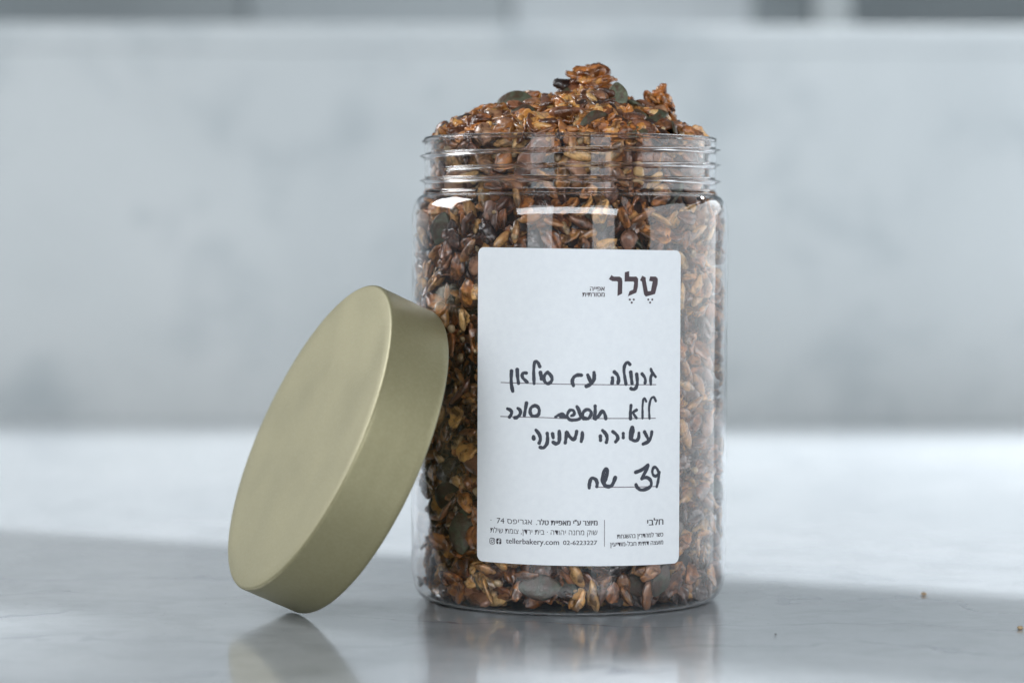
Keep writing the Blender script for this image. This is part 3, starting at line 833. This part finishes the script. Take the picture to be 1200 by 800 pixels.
put('pum', (.0155, -.0215, .1735), (-.15, -1, .25), 1.75, .85, 'grey-green pumpkin seed standing upright right below the peak of the heap', 0, .92)
put('pum', (.0265, -.0245, .1660), (-.25, -.75, .55), .60, .35, 'dark pumpkin seed sloping down to the right under the tall right-hand cluster', 1, 1.05)
put('pum', (-.0190, -.0080, .1730), (-.1, -.8, .45), .1, .72, 'grey-green pumpkin seed lying on the left shoulder of the heap', 2, .95)
put('pum', (.0000, -.0120, .1745), (.1, -.8, .5), .5, .7, 'grey-green pumpkin seed tucked under the peak on its left', 3, .85)
put('rai', (-.0035, -.0090, .1785), (0, -.6, .8), .5, .3, 'blue-black dried berry on the heap left of the peak', 0, .8)
put('nut', (-.0255, -.0190, .1660), (-.1, -.9, .5), .15, .95, 'pale tan nut half on the left slope of the heap', 1, 1.05)
put('nut', (-.0300, -.0365, .1600), (-.3, -1, .1), 1.5, .98, 'pale golden almond piece rising above the rim on the left', 2, .95)
put('sun', (-.0085, -.0260, .1665), (0, -1, .5), .6, .95, 'pale oval seed on the front of the heap left of centre', 0, 1.0)
put('sun', (.0020, -.0474, .1530), (.05, -1, 0), .0, .85, 'pale sunflower seed lying level behind the neck wall at the centre', 2, 1.1)
put('nut', (-.0135, -.0445, .1515), (-.28, -1, 0), 1.1, .45, 'large pink-brown nut piece pressed to the neck wall left of centre', 4, 1.5)
put('pum', (-.0105, -.0505, .0098), (-.2, -1, 0),   .12, .25, 'large dark green pumpkin seed lying flat at the bottom of the jar below the label', 4, 1.15)
put('pum', (.0300, -.0430, .0115), (.57, -.82, 0), 1.35, .25, 'green pumpkin seed standing on end below the right corner of the label', 1, 1.0)
put('rai', (-.0415, -.0300, .0475), (-.8, -.58, 0), .5, .2, 'black dried berry against the wall left of the label', 1, 1.1)

# keep hand-set pieces inside the wall
for q in pieces[n_loose:]:
    W = PROTO[q['kind']][q['var']][0] @ q['M'].T + q['loc']
    low = W[:, 2] < .1612
    if low.any():
        r_ = math.hypot(q['loc'][0], q['loc'][1])
        ex = (np.hypot(W[low, 0], W[low, 1]) - np.where(W[low, 2] > .14, .0489, ri(W[low, 2]) - .0001)).max()
        if ex > 0 : q['loc'][:2] *= (r_ - ex) / r_
        zmin = W[:, 2].min()
        if zmin < .0016: q['loc'][2] += .0016 - zmin
# hand-set pieces sit in front: push clashing loose pieces inward
for q in pieces[n_loose:]:
    if q['loc'][2] < .158:
        a = q['loc'][:2] / np.linalg.norm(q['loc'][:2]); ext = np.abs(PROTO[q['kind']][q['var']][0] @ q['M'].T).max(0)
        for p in pieces[:n_loose]:
            d = p['loc'] - q['loc']; tang = math.hypot(d[0] * -a[1] + d[1] * a[0], 0)
            if tang < ext[0] * .75 + .0012 and abs(d[2]) < ext[2] * .8 and (p['loc'][:2] @ a) > .03:
                p['loc'][:2] -= a * .0030
    else:
        for p in pieces[:n_loose]:
            d = p['loc'] - q['loc']
            if abs(d[0]) < .004 and abs(d[2]) < .004 and -.010 < d[1] < .002: p['loc'][1] += .006

# ------------------------------------------------------------------ which pieces does the photograph show?
allV, allF, owner, off = [], [], [], 0
front = [i for i, p in enumerate(pieces) if p['loc'][1] < .012 or p['loc'][2] > .158]
for i in front:
    p = pieces[i]; X, F = PROTO[p['kind']][p['var']]
    allV.append(X @ p['M'].T + p['loc']); allF.append(F + off); owner += [i] * len(F); off += len(X)
allV = np.concatenate(allV); allF = np.concatenate(allF)
tree = BVHTree.FromPolygons(allV.tolist(), allF.tolist())
seen = {}
U_ = [cx_, cy_, fwd]
def ray(px, py):
    return (cx_ * ((px - 512) / (1024 * 3279.6 / 1200)) + cy_ * (-(py - 341) / (1024 * 3279.6 / 1200)) + fwd).normalized()
STEP = 1.5
for py in np.arange(58, 615, STEP):
    for px in np.arange(412, 730, STEP):
        d = ray(px, py)
        h = tree.ray_cast(CAM_POS, d)
        if h[0] is None: continue
        c = h[0]
        # behind the label or behind the lid: not seen
        A_ = d.x ** 2 + d.y ** 2; B_ = 2 * (CAM_POS.x * d.x + CAM_POS.y * d.y); C_ = CAM_POS.x ** 2 + CAM_POS.y ** 2 - RB ** 2
        D_ = B_ * B_ - 4 * A_ * C_
        if D_ > 0:
            s_ = CAM_POS + d * ((-B_ - math.sqrt(D_)) / (2 * A_))
            u_ = RB * math.atan2(s_.x, -s_.y) * 1e3; v_ = s_.z * 1e3
            if U0 < u_ < U1 and V0 + lz(u_) < v_ < V1 + lz(u_): continue
        t_ = (LC + ln * TL - CAM_POS).dot(ln) / d.dot(ln)
        hit_lid = False
        for tt in (0, .25, .5, .75, 1):
            t_ = (LC + ln * TL * tt - CAM_POS).dot(ln) / d.dot(ln)
            if ((CAM_POS + d * t_) - (LC + ln * TL * tt)).length < RL: hit_lid = True
        if hit_lid: continue
        o_ = owner[h[2]]; seen[o_] = seen.get(o_, 0) + STEP * STEP
del tree

ZONES = {'heap': 'in the heap above the rim', 'neck': 'behind the threaded neck', 'above': 'inside the jar just above the label',
         'left': 'inside the jar left of the label', 'right': 'inside the jar right of the label', 'below': 'at the bottom of the jar below the label'}
def zone(p):
    x, y, z = p['loc']; u = math.atan2(x, -y) * RB * 1e3
    if z > .1600: return 'heap'
    if z > .1405: return 'neck'
    if z * 1e3 < 17.5 + lz(u) and U0 - 1 < u < U1 + 1: return 'below'
    if z * 1e3 > 122 + lz(u) and U0 - 1 < u < U1 + 1: return 'above'
    return 'left' if u < 3 else 'right'


KIND = {'oat': ('oat_flake', 'caramel-glazed brown oat flake', 'oat flake'),
        'sun': ('sunflower_seed', 'glazed tan sunflower seed', 'sunflower seed'),
        'pum': ('pumpkin_seed', 'flat grey-green pumpkin seed', 'pumpkin seed'),
        'nut': ('nut_piece', 'chunky brown nut piece', 'nut piece'),
        'rai': ('dried_berry', 'wrinkled near-black dried berry', 'dried berry'),
        'ses': ('granola_crumb', 'small pale granola crumb', 'crumb')}
single = set()
for k in MIXK:
    ids = sorted([i for i in seen if pieces[i]['kind'] == k and seen[i] >= 9], key=lambda i: -seen[i])
    single |= set(ids[:295])
PM = {}
for k in MIXK:
    for v, (X, F) in enumerate(PROTO[k]):
        PM[k, v] = mesh_np(KIND[k][0], X, F); PM[k, v].materials.append(FOOD[k][0])
for i in sorted(single):
    p = pieces[i]; nm, lb, ct = KIND[p['kind']]
    o = link(nm, PM[p['kind'], p['var']])
    mt = Matrix([list(r) for r in p['M']]).to_4x4(); mt.translation = p['loc'].tolist()
    o.matrix_world = mt
    o['tint'] = p['tint']
    z_ = ZONES[zone(p)]
    if p.get('label'):
        tag(o, p['label'], ct, ct + 's that stand out')
    else:
        tag(o, lb + ' ' + z_, ct, ct + 's ' + z_)

# the rest of the mass, packed behind: one object
groups = {k: [[], [], [], 0] for k in MIXK}
for i, p in enumerate(pieces):
    if i in single: continue
    g = groups[p['kind']]; X, F = PROTO[p['kind']][p['var']]
    g[0].append(X @ p['M'].T + p['loc']); g[1].append(F + g[3]); g[2].append(np.full(len(X), p['tint'])); g[3] += len(X)
Vs, Fs, Ts, MI, off = [], [], [], [], 0
for mi, k in enumerate(MIXK):
    g = groups[k]
    if not g[0]: continue
    V = np.concatenate(g[0]); F = np.concatenate(g[1]) + off
    Vs.append(V); Fs.append(F); Ts.append(np.concatenate(g[2])); MI.append(np.full(len(F), mi)); off += len(V)
# lumpy core under the pieces, kept darkest to stand in for shade in gaps
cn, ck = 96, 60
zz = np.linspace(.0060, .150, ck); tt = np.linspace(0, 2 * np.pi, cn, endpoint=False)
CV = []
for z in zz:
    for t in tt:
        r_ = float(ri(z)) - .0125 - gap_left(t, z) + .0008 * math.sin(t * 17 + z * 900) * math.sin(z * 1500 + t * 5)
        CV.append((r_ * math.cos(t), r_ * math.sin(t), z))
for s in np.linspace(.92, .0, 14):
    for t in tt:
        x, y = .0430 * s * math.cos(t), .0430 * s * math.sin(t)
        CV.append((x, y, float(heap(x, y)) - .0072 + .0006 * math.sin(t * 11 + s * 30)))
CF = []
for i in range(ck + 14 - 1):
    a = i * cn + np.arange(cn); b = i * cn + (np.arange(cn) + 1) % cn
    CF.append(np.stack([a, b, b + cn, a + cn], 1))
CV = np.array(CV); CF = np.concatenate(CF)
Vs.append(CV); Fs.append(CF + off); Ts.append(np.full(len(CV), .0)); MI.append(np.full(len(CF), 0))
mm_ = mass_mesh('granola', np.concatenate(Vs), np.concatenate(Fs), np.concatenate(Ts))
for k in MIXK: mm_.materials.append(FOOD[k][1])
MIa = np.concatenate(MI).astype(np.int32)
if len(MIa) == len(mm_.polygons): mm_.polygons.foreach_set('material_index', MIa)
else: print('WARNING material index count', len(MIa), len(mm_.polygons))
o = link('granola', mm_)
tag(o, 'packed mass of glazed granola, its core darkened for shade, filling the inside of the clear jar', 'granola', kind='stuff')

# crumbs lying on the table
for (x, y, s, lb) in ((.126, .010, 1.0, 'tiny golden crumb lying on the counter right of the jar, the farther one'),
                      (.1445, -.076, 1.05, 'tiny golden crumb lying on the counter at the right edge, the nearer one')):
    o = link('granola_crumb', PM['ses', 1].copy()); o['tint'] = .75
    o.scale = (s * .62,) * 3; o.location = (x, y, .0006)
    tag(o, lb, 'crumb', 'crumbs on the counter')
o = link('granola_crumb', PM['ses', 2].copy()); o['tint'] = 0.0; o.data.materials[0] = FOOD['rai'][0]
o.scale = (.28,) * 3; o.location = (.064, -.092, .0004)
tag(o, 'black speck lying on the counter in front of the jar on its right', 'crumb', 'crumbs on the counter')
print('PIECES', len(pieces), 'single', len(single), {k: sum(1 for i in single if pieces[i]['kind'] == k) for k in MIXK}, 'seen', {k: sum(1 for i in seen if pieces[i]['kind'] == k) for k in MIXK})
